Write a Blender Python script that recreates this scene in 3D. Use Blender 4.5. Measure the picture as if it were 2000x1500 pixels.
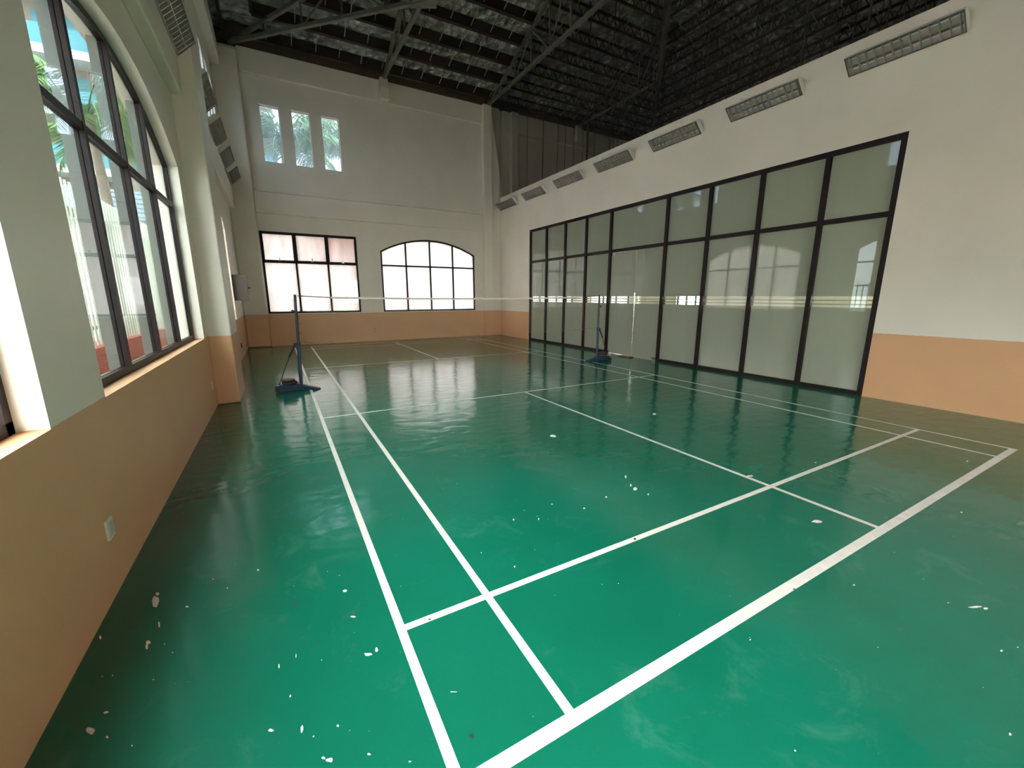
import bpy, bmesh, math, random
from mathutils import Vector, Matrix
random.seed(7)
C = bpy.context.scene.collection
for o in list(bpy.data.objects):
    bpy.data.objects.remove(o)
S = bpy.context.scene

# ---------------------------------------------------------------- camera
cam_d = bpy.data.cameras.new('camera'); cam = bpy.data.objects.new('camera', cam_d); C.objects.link(cam)
YAW, PIT, ROL, FPX = 0.5109, -0.2094, -0.0005, 804.9
fw = Vector((-math.sin(-YAW)*math.cos(PIT), math.cos(YAW)*math.cos(PIT), math.sin(PIT)))
rt0 = Vector((math.cos(-YAW), math.sin(-YAW), 0)); up0 = rt0.cross(fw)
rt = math.cos(ROL)*rt0 + math.sin(ROL)*up0; up = -math.sin(ROL)*rt0 + math.cos(ROL)*up0
cam.matrix_world = Matrix(((rt.x, up.x, -fw.x, -.3342), (rt.y, up.y, -fw.y, -.9178), (rt.z, up.z, -fw.z, 1.5296), (0, 0, 0, 1)))
cam_d.sensor_fit = 'HORIZONTAL'; cam_d.sensor_width = 36; cam_d.lens = FPX/2000*36
cam_d.clip_start = .05; cam_d.clip_end = 300
S.camera = cam

# ---------------------------------------------------------------- world, sun, portals, exposure
SKY = 14.0
w = bpy.data.worlds.new('world'); S.world = w; w.use_nodes = True
bg = w.node_tree.nodes['Background']; bg.inputs[0].default_value = (1.0, .98, .965, 1); bg.inputs[1].default_value = SKY
sd = bpy.data.lights.new('sun', 'SUN'); sd.energy = 9; sd.angle = math.radians(4); sd.color = (1, .95, .86)
so = bpy.data.objects.new('sun', sd); C.objects.link(so); so.location = (20, 5, 30)
so.rotation_euler = (math.radians(30), math.radians(16), 0)
def portal(loc, rot, sx, sy):
    d = bpy.data.lights.new('daylight_portal', 'AREA'); d.shape = 'RECTANGLE'; d.size = sx; d.size_y = sy
    d.cycles.is_portal = True
    o = bpy.data.objects.new('daylight_portal', d); C.objects.link(o); o.location = loc; o.rotation_euler = rot
H = math.pi/2
for yc, wd in ((-.38, 3.8), (4.01, 3.8), (9.42, 3.8)):
    portal((-1.5, yc, 2.3), (0, -H, 0), 2.7, wd)
portal((5.5, -5.8, 1.9), (H, 0, math.pi), 2.1, 1.9)  # at the added window behind the camera
for yc in (-.35, 4.0):  # at the near clerestory groups, unseen and added for light
    portal((-1.5, yc, 6.16), (0, -H, 0), 1.55, 3.2)
portal((.8, 14.5, 2.25), (-H, 0, 0), 2.8, 2.5)
portal((4.68, 14.5, 2.25), (-H, 0, 0), 3.6, 2.6)
portal((.85, 14.5, 6.15), (-H, 0, 0), 2.3, 1.7)
portal((15.7, 11.3, 2.1), (0, H, 0), 2.3, 1.6)
portal((11.6, 14.5, 2.1), (-H, 0, 0), 6.2, 2.4)
S.view_settings.view_transform = 'Standard'; S.view_settings.look = 'None'
S.view_settings.exposure = 1.32; S.view_settings.gamma = 1.0; S.view_settings.use_curve_mapping = False
S.cycles.max_bounces = 10; S.cycles.diffuse_bounces = 6; S.cycles.glossy_bounces = 4
S.cycles.transparent_max_bounces = 16; S.cycles.transmission_bounces = 6
S.cycles.sample_clamp_indirect = 6.0

# ---------------------------------------------------------------- materials
def lin(c):
    return tuple(((v/255+.055)/1.055)**2.4 if v/255 > .04045 else v/255/12.92 for v in c)
def newmat(n):
    m = bpy.data.materials.new(n); m.use_nodes = True
    return m, m.node_tree, m.node_tree.nodes['Principled BSDF']
def mat(n, col, rough=.6, metal=0, noise=0, nscale=4, bump=0, bscale=60, spec=.5, coat=0):
    m, t, b = newmat(n)
    b.inputs['Base Color'].default_value = (*col, 1); b.inputs['Roughness'].default_value = rough
    b.inputs['Metallic'].default_value = metal; b.inputs['Specular IOR Level'].default_value = spec
    b.inputs['Coat Weight'].default_value = coat
    g = t.nodes.new('ShaderNodeNewGeometry')
    if noise:
        nz = t.nodes.new('ShaderNodeTexNoise'); nz.inputs['Scale'].default_value = nscale; nz.inputs['Detail'].default_value = 5
        t.links.new(g.outputs['Position'], nz.inputs['Vector'])
        r = t.nodes.new('ShaderNodeMapRange'); r.inputs['From Min'].default_value = .3; r.inputs['From Max'].default_value = .7
        r.inputs['To Min'].default_value = 1-noise; r.inputs['To Max'].default_value = 1+noise
        t.links.new(nz.outputs['Fac'], r.inputs['Value'])
        mx = t.nodes.new('ShaderNodeVectorMath'); mx.operation = 'SCALE'; mx.inputs[0].default_value = col
        t.links.new(r.outputs[0], mx.inputs['Scale']); t.links.new(mx.outputs[0], b.inputs['Base Color'])
    if bump:
        nb = t.nodes.new('ShaderNodeTexNoise'); nb.inputs['Scale'].default_value = bscale; nb.inputs['Detail'].default_value = 4
        t.links.new(g.outputs['Position'], nb.inputs['Vector'])
        bp = t.nodes.new('ShaderNodeBump'); bp.inputs['Strength'].default_value = bump; bp.inputs['Distance'].default_value = .01
        t.links.new(nb.outputs['Fac'], bp.inputs['Height']); t.links.new(bp.outputs[0], b.inputs['Normal'])
    return m

WHITE = (.80, .73, .62); ORANGE = (.69, .385, .20)
def wall_mat(name, white=WHITE, orange=ORANGE, h=.985):
    m, t, b = newmat(name); b.inputs['Roughness'].default_value = .45; b.inputs['Specular IOR Level'].default_value = .35
    g = t.nodes.new('ShaderNodeNewGeometry'); sp = t.nodes.new('ShaderNodeSeparateXYZ'); t.links.new(g.outputs['Position'], sp.inputs[0])
    nz = t.nodes.new('ShaderNodeTexNoise'); nz.inputs['Scale'].default_value = 1.3; nz.inputs['Detail'].default_value = 6
    t.links.new(g.outputs['Position'], nz.inputs['Vector'])
    n2 = t.nodes.new('ShaderNodeTexNoise'); n2.inputs['Scale'].default_value = 14; n2.inputs['Detail'].default_value = 2
    t.links.new(g.outputs['Position'], n2.inputs['Vector'])
    wob = t.nodes.new('ShaderNodeMath'); wob.operation = 'MULTIPLY_ADD'; wob.inputs[1].default_value = .012
    t.links.new(n2.outputs['Fac'], wob.inputs[0]); t.links.new(sp.outputs['Z'], wob.inputs[2])
    gt = t.nodes.new('ShaderNodeMath'); gt.operation = 'GREATER_THAN'; gt.inputs[1].default_value = h+.006
    t.links.new(wob.outputs[0], gt.inputs[0])
    mx = t.nodes.new('ShaderNodeMix'); mx.data_type = 'RGBA'; mx.inputs['A'].default_value = (*orange, 1); mx.inputs['B'].default_value = (*white, 1)
    t.links.new(gt.outputs[0], mx.inputs['Factor'])
    r = t.nodes.new('ShaderNodeMapRange'); r.inputs['From Min'].default_value = .3; r.inputs['From Max'].default_value = .7
    r.inputs['To Min'].default_value = .955; r.inputs['To Max'].default_value = 1.03; t.links.new(nz.outputs['Fac'], r.inputs['Value'])
    sc = t.nodes.new('ShaderNodeVectorMath'); sc.operation = 'SCALE'
    t.links.new(mx.outputs['Result'], sc.inputs[0]); t.links.new(r.outputs[0], sc.inputs['Scale']); t.links.new(sc.outputs[0], b.inputs['Base Color'])
    n3 = t.nodes.new('ShaderNodeTexNoise'); n3.inputs['Scale'].default_value = 26; n3.inputs['Detail'].default_value = 5
    t.links.new(g.outputs['Position'], n3.inputs['Vector'])
    bp = t.nodes.new('ShaderNodeBump'); bp.inputs['Strength'].default_value = .12; bp.inputs['Distance'].default_value = .01
    t.links.new(n3.outputs['Fac'], bp.inputs['Height']); t.links.new(bp.outputs[0], b.inputs['Normal'])
    return m
M_WALL = wall_mat('wall_paint')

def floor_mat():
    m, t, b = newmat('green_floor_paint')
    L = t.links.new; N = t.nodes.new
    g = N('ShaderNodeNewGeometry')
    def noise(s, d=5, rough=.55, dist=0):
        n = N('ShaderNodeTexNoise'); n.inputs['Scale'].default_value = s; n.inputs['Detail'].default_value = d
        n.inputs['Roughness'].default_value = rough; n.inputs['Distortion'].default_value = dist
        L(g.outputs['Position'], n.inputs['Vector']); return n
    def rng(src, a, bb, c, d):
        r = N('ShaderNodeMapRange'); r.inputs['From Min'].default_value = a; r.inputs['From Max'].default_value = bb
        r.inputs['To Min'].default_value = c; r.inputs['To Max'].default_value = d; L(src, r.inputs['Value']); return r
    big = noise(.55, 4); fine = noise(9, 6, .65); scuff = noise(2.2, 8, .72, 1.2); speck = noise(48, 2, .5)
    mx = N('ShaderNodeMix'); mx.data_type = 'RGBA'
    mx.inputs['A'].default_value = (.0035, .108, .060, 1); mx.inputs['B'].default_value = (.005, .134, .082, 1)
    L(rng(big.outputs['Fac'], .35, .65, 0, 1).outputs[0], mx.inputs['Factor'])
    # worn, dusty streaks
    m2 = N('ShaderNodeMix'); m2.data_type = 'RGBA'; m2.inputs['B'].default_value = (.10, .23, .18, 1)
    L(mx.outputs['Result'], m2.inputs['A']); L(rng(scuff.outputs['Fac'], .56, .8, 0, .32).outputs[0], m2.inputs['Factor'])
    # small pale chips in the paint
    m3 = N('ShaderNodeMix'); m3.data_type = 'RGBA'; m3.inputs['B'].default_value = (.55, .58, .5, 1)
    L(m2.outputs['Result'], m3.inputs['A']); L(rng(speck.outputs['Fac'], .775, .79, 0, .8).outputs[0], m3.inputs['Factor'])
    L(m3.outputs['Result'], b.inputs['Base Color'])
    L(rng(fine.outputs['Fac'], .3, .75, .09, .18).outputs[0], b.inputs['Roughness'])
    b.inputs['IOR'].default_value = 1.5
    mp = N('ShaderNodeMapping'); mp.inputs['Scale'].default_value = (2.0, 3.2, 1); mp.inputs['Rotation'].default_value = (0, 0, .25)
    L(g.outputs['Position'], mp.inputs['Vector'])
    wv = N('ShaderNodeTexNoise'); wv.inputs['Scale'].default_value = 2.0; wv.inputs['Detail'].default_value = 1.5; wv.inputs['Roughness'].default_value = .5
    L(mp.outputs[0], wv.inputs['Vector'])
    bp = N('ShaderNodeBump'); bp.inputs['Strength'].default_value = .4; bp.inputs['Distance'].default_value = .012
    L(wv.outputs['Fac'], bp.inputs['Height'])
    b2 = N('ShaderNodeBump'); b2.inputs['Strength'].default_value = .06; b2.inputs['Distance'].default_value = .01
    L(fine.outputs['Fac'], b2.inputs['Height']); L(bp.outputs[0], b2.inputs['Normal']); L(b2.outputs[0], b.inputs['Normal'])
    return m
M_FLOOR = floor_mat()
M_LINE = mat('white_line_paint', (.66, .625, .57), .38, noise=.10, nscale=14, bump=.05, bscale=40)
M_CHIP = mat('bare_plaster_chip', (.66, .65, .58), .7, noise=.2, nscale=60)
M_DIRT = mat('dark_floor_mark', (.012, .035, .028), .6, noise=.2, nscale=60)
M_FRAME = mat('dark_bronze_frame', (.016, .009, .008), .45, noise=.15, nscale=12, spec=.2)
M_FIN = mat('grey_painted_fin', (.13, .135, .115), .6)
M_TUBE = mat('fluorescent_tube_glass', (.75, .75, .72), .25)
M_ALU = mat('brushed_aluminium', (.50, .46, .41), .28, .55)
M_HOUS = mat('white_enamel_housing', (.74, .73, .66), .35)
M_STEEL = mat('stainless_steel', (.72, .68, .58), .22, 1)
M_GREYBOX = mat('grey_enamel_box', (.08, .08, .068), .5)
M_ROOFST = mat('grey_primed_steel', (.135, .125, .10), .6, noise=.2, nscale=5)
M_PURL = mat('red_oxide_purlin', (.030, .017, .012), .6, noise=.25, nscale=4)
M_EAVE = mat('brown_eave_beam', (.075, .048, .028), .7, noise=.2, nscale=3)
M_SOCK = mat('ivory_socket_plastic', (.72, .68, .55), .35)
M_SOCKD = mat('dark_socket_hole', (.03, .02, .015), .6)
M_POSTB = mat('blue_post_enamel', (.012, .030, .065), .35, noise=.1, nscale=20)
M_POSTD = mat('dark_post_tube', (.012, .014, .020), .35)
M_RUB = mat('black_rubber', (.012, .012, .012), .6)
M_PLATE = mat('rusty_weight_plate', (.055, .030, .020), .55, noise=.3, nscale=30)
M_TAPE = mat('white_net_tape', (.62, .54, .47), .8)
M_CORD = mat('dark_net_cord', (.07, .05, .04), .8)
M_NET = mat('tan_net_mesh', (.42, .32, .22), .8)
M_ROD = mat('hanger_rod_steel', (.06, .05, .035), .6)

def foil_mat():
    m, t, b = newmat('roof_insulation_foil'); L = t.links.new; N = t.nodes.new
    g = N('ShaderNodeNewGeometry')
    n = N('ShaderNodeTexNoise'); n.inputs['Scale'].default_value = 6; n.inputs['Detail'].default_value = 4; n.inputs['Distortion'].default_value = .8
    L(g.outputs['Position'], n.inputs['Vector'])
    v = N('ShaderNodeTexVoronoi'); v.inputs['Scale'].default_value = 5; L(g.outputs['Position'], v.inputs['Vector'])
    bp = N('ShaderNodeBump'); bp.inputs['Strength'].default_value = 1.0; bp.inputs['Distance'].default_value = .14
    ad = N('ShaderNodeMath'); ad.operation = 'ADD'; L(n.outputs['Fac'], ad.inputs[0]); L(v.outputs['Distance'], ad.inputs[1])
    L(ad.outputs[0], bp.inputs['Height']); L(bp.outputs[0], b.inputs['Normal'])
    n2 = N('ShaderNodeTexNoise'); n2.inputs['Scale'].default_value = 3.5; n2.inputs['Detail'].default_value = 3; L(g.outputs['Position'], n2.inputs['Vector'])
    cr = N('ShaderNodeValToRGB'); cr.color_ramp.elements[0].position = .38; cr.color_ramp.elements[0].color = (.34, .34, .29, 1)
    cr.color_ramp.elements[1].position = .72; cr.color_ramp.elements[1].color = (.9, .9, .82, 1); L(n2.outputs['Fac'], cr.inputs['Fac']); L(cr.outputs[0], b.inputs['Base Color'])
    b.inputs['Metallic'].default_value = .45; b.inputs['Roughness'].default_value = .36
    return m
M_FOIL = foil_mat()

def fresnel(t, ior=1.5):
    g = t.nodes.new('ShaderNodeNewGeometry'); m = t.nodes.new('ShaderNodeMapRange')
    m.inputs['To Min'].default_value = ior; m.inputs['To Max'].default_value = 1/ior
    t.links.new(g.outputs['Backfacing'], m.inputs['Value']); f = t.nodes.new('ShaderNodeFresnel')
    t.links.new(m.outputs[0], f.inputs[0]); return f
def clear_glass(name, tint, rough=0.0, ior=1.5):
    m, t, b = newmat(name); t.nodes.remove(b); L = t.links.new; N = t.nodes.new
    out = t.nodes['Material Output']; tr = N('ShaderNodeBsdfTransparent'); tr.inputs[0].default_value = (*tint, 1)
    gl = N('ShaderNodeBsdfGlossy'); gl.inputs['Roughness'].default_value = rough
    fr = fresnel(t, ior); mx = N('ShaderNodeMixShader')
    L(fr.outputs[0], mx.inputs[0]); L(tr.outputs[0], mx.inputs[1]); L(gl.outputs[0], mx.inputs[2]); L(mx.outputs[0], out.inputs[0])
    return m
def frosted(name, col, tcol, fac_t, clear, stripes=False, grime=.08, rough=.0, tcl=(.9, .95, .92)):
    # frosted film: diffuse front, translucent back, a little clear see-through, glossy skin
    m, t, b = newmat(name); t.nodes.remove(b); L = t.links.new; N = t.nodes.new
    out = t.nodes['Material Output']; g = N('ShaderNodeNewGeometry')
    d = N('ShaderNodeBsdfDiffuse'); d.inputs[0].default_value = (*col, 1); tl = N('ShaderNodeBsdfTranslucent')
    nz = N('ShaderNodeTexNoise'); nz.inputs['Scale'].default_value = 2.0; nz.inputs['Detail'].default_value = 5
    mp = N('ShaderNodeMapping'); mp.inputs['Scale'].default_value = (3, 3, .6); L(g.outputs['Position'], mp.inputs['Vector']); L(mp.outputs[0], nz.inputs['Vector'])
    r = N('ShaderNodeMapRange'); r.inputs['From Min'].default_value = .3; r.inputs['From Max'].default_value = .7
    r.inputs['To Min'].default_value = 1-grime; r.inputs['To Max'].default_value = 1+grime; L(nz.outputs['Fac'], r.inputs['Value'])
    sc = N('ShaderNodeVectorMath'); sc.operation = 'SCALE'; sc.inputs[0].default_value = tcol; L(r.outputs[0], sc.inputs['Scale']); L(sc.outputs[0], tl.inputs[0])
    a = N('ShaderNodeMixShader'); a.inputs[0].default_value = fac_t; L(d.outputs[0], a.inputs[1]); L(tl.outputs[0], a.inputs[2])
    tr = N('ShaderNodeBsdfTransparent'); tr.inputs[0].default_value = (*tcl, 1)
    c = N('ShaderNodeMixShader'); c.inputs[0].default_value = clear; L(a.outputs[0], c.inputs[1]); L(tr.outputs[0], c.inputs[2])
    if stripes:
        sp = N('ShaderNodeSeparateXYZ'); L(g.outputs['Position'], sp.inputs[0])
        tot = None
        for z0, z1 in ((1.352, 1.392), (1.412, 1.455), (1.475, 1.530)):
            p = N('ShaderNodeMath'); p.operation = 'COMPARE'; p.inputs[1].default_value = (z0+z1)/2; p.inputs[2].default_value = (z1-z0)/2
            L(sp.outputs['Z'], p.inputs[0])
            if tot is None: tot = p
            else:
                q = N('ShaderNodeMath'); q.operation = 'MAXIMUM'; L(tot.outputs[0], q.inputs[0]); L(p.outputs[0], q.inputs[1]); tot = q
        q = N('ShaderNodeMath'); q.operation = 'MAXIMUM'; q.inputs[1].default_value = clear; L(tot.outputs[0], q.inputs[0]); L(q.outputs[0], c.inputs[0])
    gl = N('ShaderNodeBsdfGlossy'); gl.inputs['Roughness'].default_value = rough
    fr = fresnel(t); mx = N('ShaderNodeMixShader')
    L(fr.outputs[0], mx.inputs[0]); L(c.outputs[0], mx.inputs[1]); L(gl.outputs[0], mx.inputs[2]); L(mx.outputs[0], out.inputs[0])
    return m
M_CLEAR = clear_glass('tinted_window_glass', (.47, .52, .53), ior=1.42)
M_BACKG = clear_glass('clear_window_glass', (.93, .95, .94))
M_FROST = frosted('frosted_window_glass', (.6, .6, .58), (.50, .485, .485), .72, .05, grime=.14)
M_FILM = frosted('frosted_partition_glass', (.36, .375, .32), (.50, .54, .46), .50, .0, stripes=True, grime=.03)
M_DUSTY = frosted('dusty_clerestory_glass', (.3, .34, .36), (.14, .165, .18), .8, .80, grime=.3, tcl=(.40, .46, .54))
def screen_mat():
    m, t, b = newmat('dark_mesh_screen'); b.inputs['Base Color'].default_value = (.035, .028, .018, 1); b.inputs['Roughness'].default_value = .9
    tr = t.nodes.new('ShaderNodeBsdfTransparent'); mx = t.nodes.new('ShaderNodeMixShader'); mx.inputs[0].default_value = .35
    out = t.nodes['Material Output']
    t.links.new(tr.outputs[0], mx.inputs[1]); t.links.new(b.outputs[0], mx.inputs[2]); t.links.new(mx.outputs[0], out.inputs[0])
    return m
M_SCREEN = screen_mat()

# ---------------------------------------------------------------- mesh helpers
class MB:
    def __init__(s): s.v = []; s.f = []; s.mi = []; s.cur = 0
    def hexa(s, p):                       # 8 points: bottom ring 0-3, top ring 4-7
        n = len(s.v); s.v += [tuple(q) for q in p]
        for f in ((3, 2, 1, 0), (4, 5, 6, 7), (0, 1, 5, 4), (1, 2, 6, 5), (2, 3, 7, 6), (3, 0, 4, 7)):
            s.f.append([n+i for i in f]); s.mi.append(s.cur)
        return s
    def box(s, x0, x1, y0, y1, z0, z1):
        return s.hexa([(x0, y0, z0), (x1, y0, z0), (x1, y1, z0), (x0, y1, z0), (x0, y0, z1), (x1, y0, z1), (x1, y1, z1), (x0, y1, z1)])
    def poly(s, pts):
        n = len(s.v); s.v += [tuple(q) for q in pts]; s.f.append(list(range(n, n+len(pts)))); s.mi.append(s.cur); return s
    def prism(s, pts, ext):               # closed outline extruded by vector ext
        n = len(s.v); k = len(pts); e = Vector(ext)
        s.v += [tuple(p) for p in pts] + [tuple(Vector(p)+e) for p in pts]
        s.f.append(list(range(n, n+k))[::-1]); s.f.append(list(range(n+k, n+2*k))); s.mi += [s.cur]*2
        for i in range(k):
            j = (i+1) % k; s.f.append([n+i, n+j, n+k+j, n+k+i]); s.mi.append(s.cur)
        return s
    def tube(s, a, b, r, n=8, r2=None, caps=True):
        a = Vector(a); b = Vector(b); d = (b-a).normalized(); r2 = r if r2 is None else r2
        u = d.cross(Vector((0, 0, 1)) if abs(d.z) < .95 else Vector((1, 0, 0))).normalized(); w_ = d.cross(u)
        k = len(s.v)
        for c, rr in ((a, r), (b, r2)):
            for i in range(n):
                t = 2*math.pi*(i+.5)/n; s.v.append(tuple(c+rr*(math.cos(t)*u+math.sin(t)*w_)))
        for i in range(n):
            j = (i+1) % n; s.f.append([k+i, k+j, k+n+j, k+n+i]); s.mi.append(s.cur)
        if caps:
            s.f.append([k+i for i in range(n)][::-1]); s.f.append([k+n+i for i in range(n)]); s.mi += [s.cur]*2
        return s
    def path(s, pts, r, n=6):
        for a, b in zip(pts[:-1], pts[1:]): s.tube(a, b, r, n)
        return s
    def bar(s, a, b, wd, ht):             # rectangular bar, ht measured roughly upward
        a = Vector(a); b = Vector(b); d = (b-a).normalized()
        u = d.cross(Vector((0, 0, 1)) if abs(d.z) < .98 else Vector((0, 1, 0))).normalized(); w_ = u.cross(d)
        u = u*wd/2; w_ = w_*ht/2
        return s.hexa([a-u-w_, a+u-w_, b+u-w_, b-u-w_, a-u+w_, a+u+w_, b+u+w_, b-u+w_])
    def lathe(s, c, prof, n=24, axis='Z'):
        k = len(s.v); c = Vector(c)
        for r, h in prof:
            for i in range(n):
                t = 2*math.pi*i/n; x, y = r*math.cos(t), r*math.sin(t)
                s.v.append(tuple(c+Vector({'Z': (x, y, h), 'X': (h, x, y), 'Y': (x, h, y)}[axis])))
        for q in range(len(prof)-1):
            for i in range(n):
                j = (i+1) % n; s.f.append([k+q*n+i, k+q*n+j, k+q*n+n+j, k+q*n+n+i]); s.mi.append(s.cur)
        s.f.append([k+i for i in range(n)][::-1]); s.f.append([k+(len(prof)-1)*n+i for i in range(n)]); s.mi += [s.cur]*2
        return s
    def build(s, name, mats, parent=None, bevel=0, smooth=False):
        me = bpy.data.meshes.new(name); me.from_pydata(s.v, [], s.f)
        if not isinstance(mats, (list, tuple)): mats = [mats]
        for m in mats: me.materials.append(m)
        for p, i in zip(me.polygons, s.mi): p.material_index = i
        bm = bmesh.new(); bm.from_mesh(me); bmesh.ops.recalc_face_normals(bm, faces=bm.faces); bm.to_mesh(me); bm.free()
        if smooth:
            for p in me.polygons: p.use_smooth = True
            try: me.set_sharp_from_angle(angle=math.radians(40))
            except Exception: pass
        o = bpy.data.objects.new(name, me); C.objects.link(o)
        if parent is not None:
            o.parent = parent
            if parent.type == 'EMPTY': o.matrix_parent_inverse = Matrix.Identity(4)
        if bevel:
            md = o.modifiers.new('bevel', 'BEVEL'); md.width = bevel; md.segments = 2; md.limit_method = 'ANGLE'
        return o
def tag(o, label=None, cat=None, group=None, kind=None):
    for k, v in (('label', label), ('category', cat), ('group', group), ('kind', kind)):
        if v: o[k] = v
    return o
def struct(o): o['kind'] = 'structure'; return o
def empty(name, loc=(0, 0, 0), rz=0):
    o = bpy.data.objects.new(name, None); C.objects.link(o); o.location = loc; o.rotation_euler = (0, 0, rz); o.empty_display_size = .1
    return o
def copy_tree(o, parent=None):
    c = o.copy(); C.objects.link(c)
    if parent is not None: c.parent = parent
    for ch in [x for x in bpy.data.objects if x.parent == o]: copy_tree(ch, c)
    return c

XL, XR, YF, YB = -1.222, 7.512, 14.105, -5.5
EAVE = 8.25

# ---------------------------------------------------------------- floor with its court lines
CHIPS = [[-1.033, 1.578, 0.02, -0.012, 0.014, -0.073], [-1.036, 1.643, 0.01, -0.005, 0.004, -0.019], [-0.979, 1.373, 0.005, -0.002, 0.006, -0.028], [-0.996, 1.264, 0.01, -0.006, 0.003, -0.015], [-0.996, 1.238, 0.006, -0.003, 0.004, -0.021], [-1.196, 1.409, 0.006, -0.004, 0.004, -0.016], [-1.074, 0.862, 0.015, -0.008, 0.007, -0.021], [-1.051, 0.926, 0.009, -0.004, 0.002, -0.008], [-1.015, 0.805, 0.005, -0.003, 0.002, -0.007], [-0.582, 1.607, 0.007, -0.004, 0.0, -0.011], [-0.72, 1.515, 0.004, -0.003, 0.0, -0.005], [-0.787, 1.637, 0.012, -0.007, 0.001, -0.01], [-0.883, 1.452, 0.009, -0.005, 0.002, -0.008], [-0.173, 1.185, 0.01, -0.005, -0.001, -0.012], [-0.164, 0.971, 0.011, -0.006, -0.001, -0.007], [-0.144, 0.711, 0.017, -0.01, -0.002, -0.008], [-0.104, 0.716, 0.006, -0.004, -0.003, -0.014], [-0.417, 0.855, 0.002, -0.002, -0.001, -0.014], [-0.482, 0.833, 0.003, -0.001, 0.0, -0.017], [-0.444, 0.66, 0.003, -0.001, -0.001, -0.007], [-0.508, 0.547, 0.01, -0.006, 0.0, -0.006], [-0.411, 0.497, 0.005, -0.003, -0.001, -0.016], [-0.297, 0.447, 0.005, -0.002, 0.0, -0.005], [-0.334, 0.338, 0.012, -0.007, -0.001, -0.009], [-0.353, 0.356, 0.006, -0.004, 0.0, -0.006], [-0.216, 0.292, 0.006, -0.004, -0.001, -0.004], [-0.1, 0.201, 0.006, -0.003, -0.001, -0.003], [-0.377, 0.449, 0.003, -0.001, -0.001, -0.003], [0.117, 0.365, 0.016, -0.009, 0.0, -0.002], [-0.322, 0.778, 0.002, -0.001, -0.001, -0.003], [-0.929, 1.013, 0.003, -0.002, 0.001, -0.004], [-0.93, 0.724, 0.003, -0.002, 0.001, -0.004], [-1.081, 1.12, 0.002, -0.001, 0.001, -0.004], [2.146, 1.497, 0.007, -0.005, -0.03, -0.03], [2.049, 1.295, 0.015, -0.008, -0.026, -0.026], [2.068, 1.359, 0.008, -0.004, -0.02, -0.021], [2.069, 1.173, 0.007, -0.004, -0.013, -0.012], [0.711, 0.917, 0.005, -0.002, -0.005, -0.008], [0.959, 1.368, 0.004, -0.003, -0.007, -0.012], [1.116, 1.288, 0.003, -0.002, -0.008, -0.012], [1.49, 1.249, 0.007, -0.004, -0.007, -0.009], [1.751, 1.303, 0.007, -0.004, -0.008, -0.01], [1.389, -0.059, 0.004, -0.002, -0.005, -0.002], [1.112, 1.282, 0.003, -0.002, -0.004, -0.006], [5.219, 0.172, 0.008, -0.005, -0.027, -0.006], [3.831, -0.133, 0.006, -0.004, -0.015, -0.004], [2.574, -0.492, 0.032, -0.018, -0.01, -0.003], [2.604, -0.521, 0.011, -0.006, -0.015, -0.003], [2.294, -0.636, 0.006, -0.004, -0.008, -0.002], [2.386, -0.666, 0.004, -0.003, -0.004, -0.001], [1.791, -0.759, 0.004, -0.003, -0.008, -0.002], [2.495, -0.415, 0.003, -0.002, -0.005, -0.002], [2.236, -0.117, 0.005, -0.003, -0.007, -0.003], [3.927, 0.856, 0.008, -0.005, -0.013, -0.007], [2.785, 0.312, 0.043, -0.025, -0.022, -0.011], [1.133, 0.516, 0.003, -0.001, -0.003, -0.003], [3.104, 0.982, 0.023, -0.013, -0.021, -0.012], [1.318, 1.416, 0.005, -0.003, -0.005, -0.006], [0.599, 1.131, 0.003, -0.002, -0.002, -0.005], [1.064, -0.413, 0.003, -0.002, -0.003, -0.002], [3.888, 2.752, 0.023, -0.013, -0.038, -0.034], [2.21, 2.685, 0.03, -0.016, -0.029, -0.042]]
DARKS = [[-0.785, 1.636, 0.015, -0.009, 0.002, -0.016], [0.112, 0.177, 0.008, -0.005, -0.004, -0.01], [-0.401, 1.186, 0.014, -0.008, 0.0, -0.008], [-0.326, 0.887, 0.006, -0.003, 0.0, -0.006], [1.524, 0.779, 0.011, -0.006, -0.009, -0.008], [0.398, 0.808, 0.009, -0.005, -0.005, -0.01], [0.155, 0.773, 0.007, -0.004, -0.002, -0.006], [1.919, 0.024, 0.007, -0.004, -0.008, -0.004], [2.298, -0.654, 0.005, -0.003, -0.008, -0.001], [2.423, 1.413, 0.012, -0.006, -0.008, -0.007], [-0.701, 1.694, 0.008, -0.004, 0.0, -0.005]]
fb = MB(); fb.box(XL-.3, 15.6, YB-.3, YF+.3, -.25, 0)
fb.cur = 1
def rect(x0, x1, y0, y1, z=.0012): fb.poly([(x0, y0, z), (x1, y0, z), (x1, y1, z), (x0, y1, z)])
XA, XB, YA, YE = .0, 6.10, .02, 13.33
LW = .04
rect(XA, XA+LW, YA, YE); rect(XB-LW, XB, YA, YE)
rect(.45, .49, YA, YE, .0013); rect(5.612, 5.652, YA, YE, .0013)
rect(XA, XB, YA, YA+.056, .0014); rect(XA, XB, YE-LW, YE, .0014)
rect(XA, XB, .76, .80, .0014); rect(XA, XB, 12.58, 12.62, .0014)
rect(XA, XB, 4.69, 4.73, .0014); rect(XA, XB, 8.88, 8.92, .0014)
rect(3.036, 3.076, YA, 4.70, .0015); rect(3.036, 3.076, 8.90, YE, .0015)
def blot(c, z, k=14):
    x, y, ax, ay, bx, by = c; pts = []
    ph = [random.uniform(.55, 1.15) for _ in range(k)]
    for i in range(k):
        t = 2*math.pi*i/k; r = (ph[i]+ph[i-1])/2
        pts.append((x+r*(ax*math.cos(t)+bx*math.sin(t)), y+r*(ay*math.cos(t)+by*math.sin(t)), z))
    fb.poly(pts)
fb.cur = 2
for c in CHIPS: blot(c, .0018)
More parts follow.
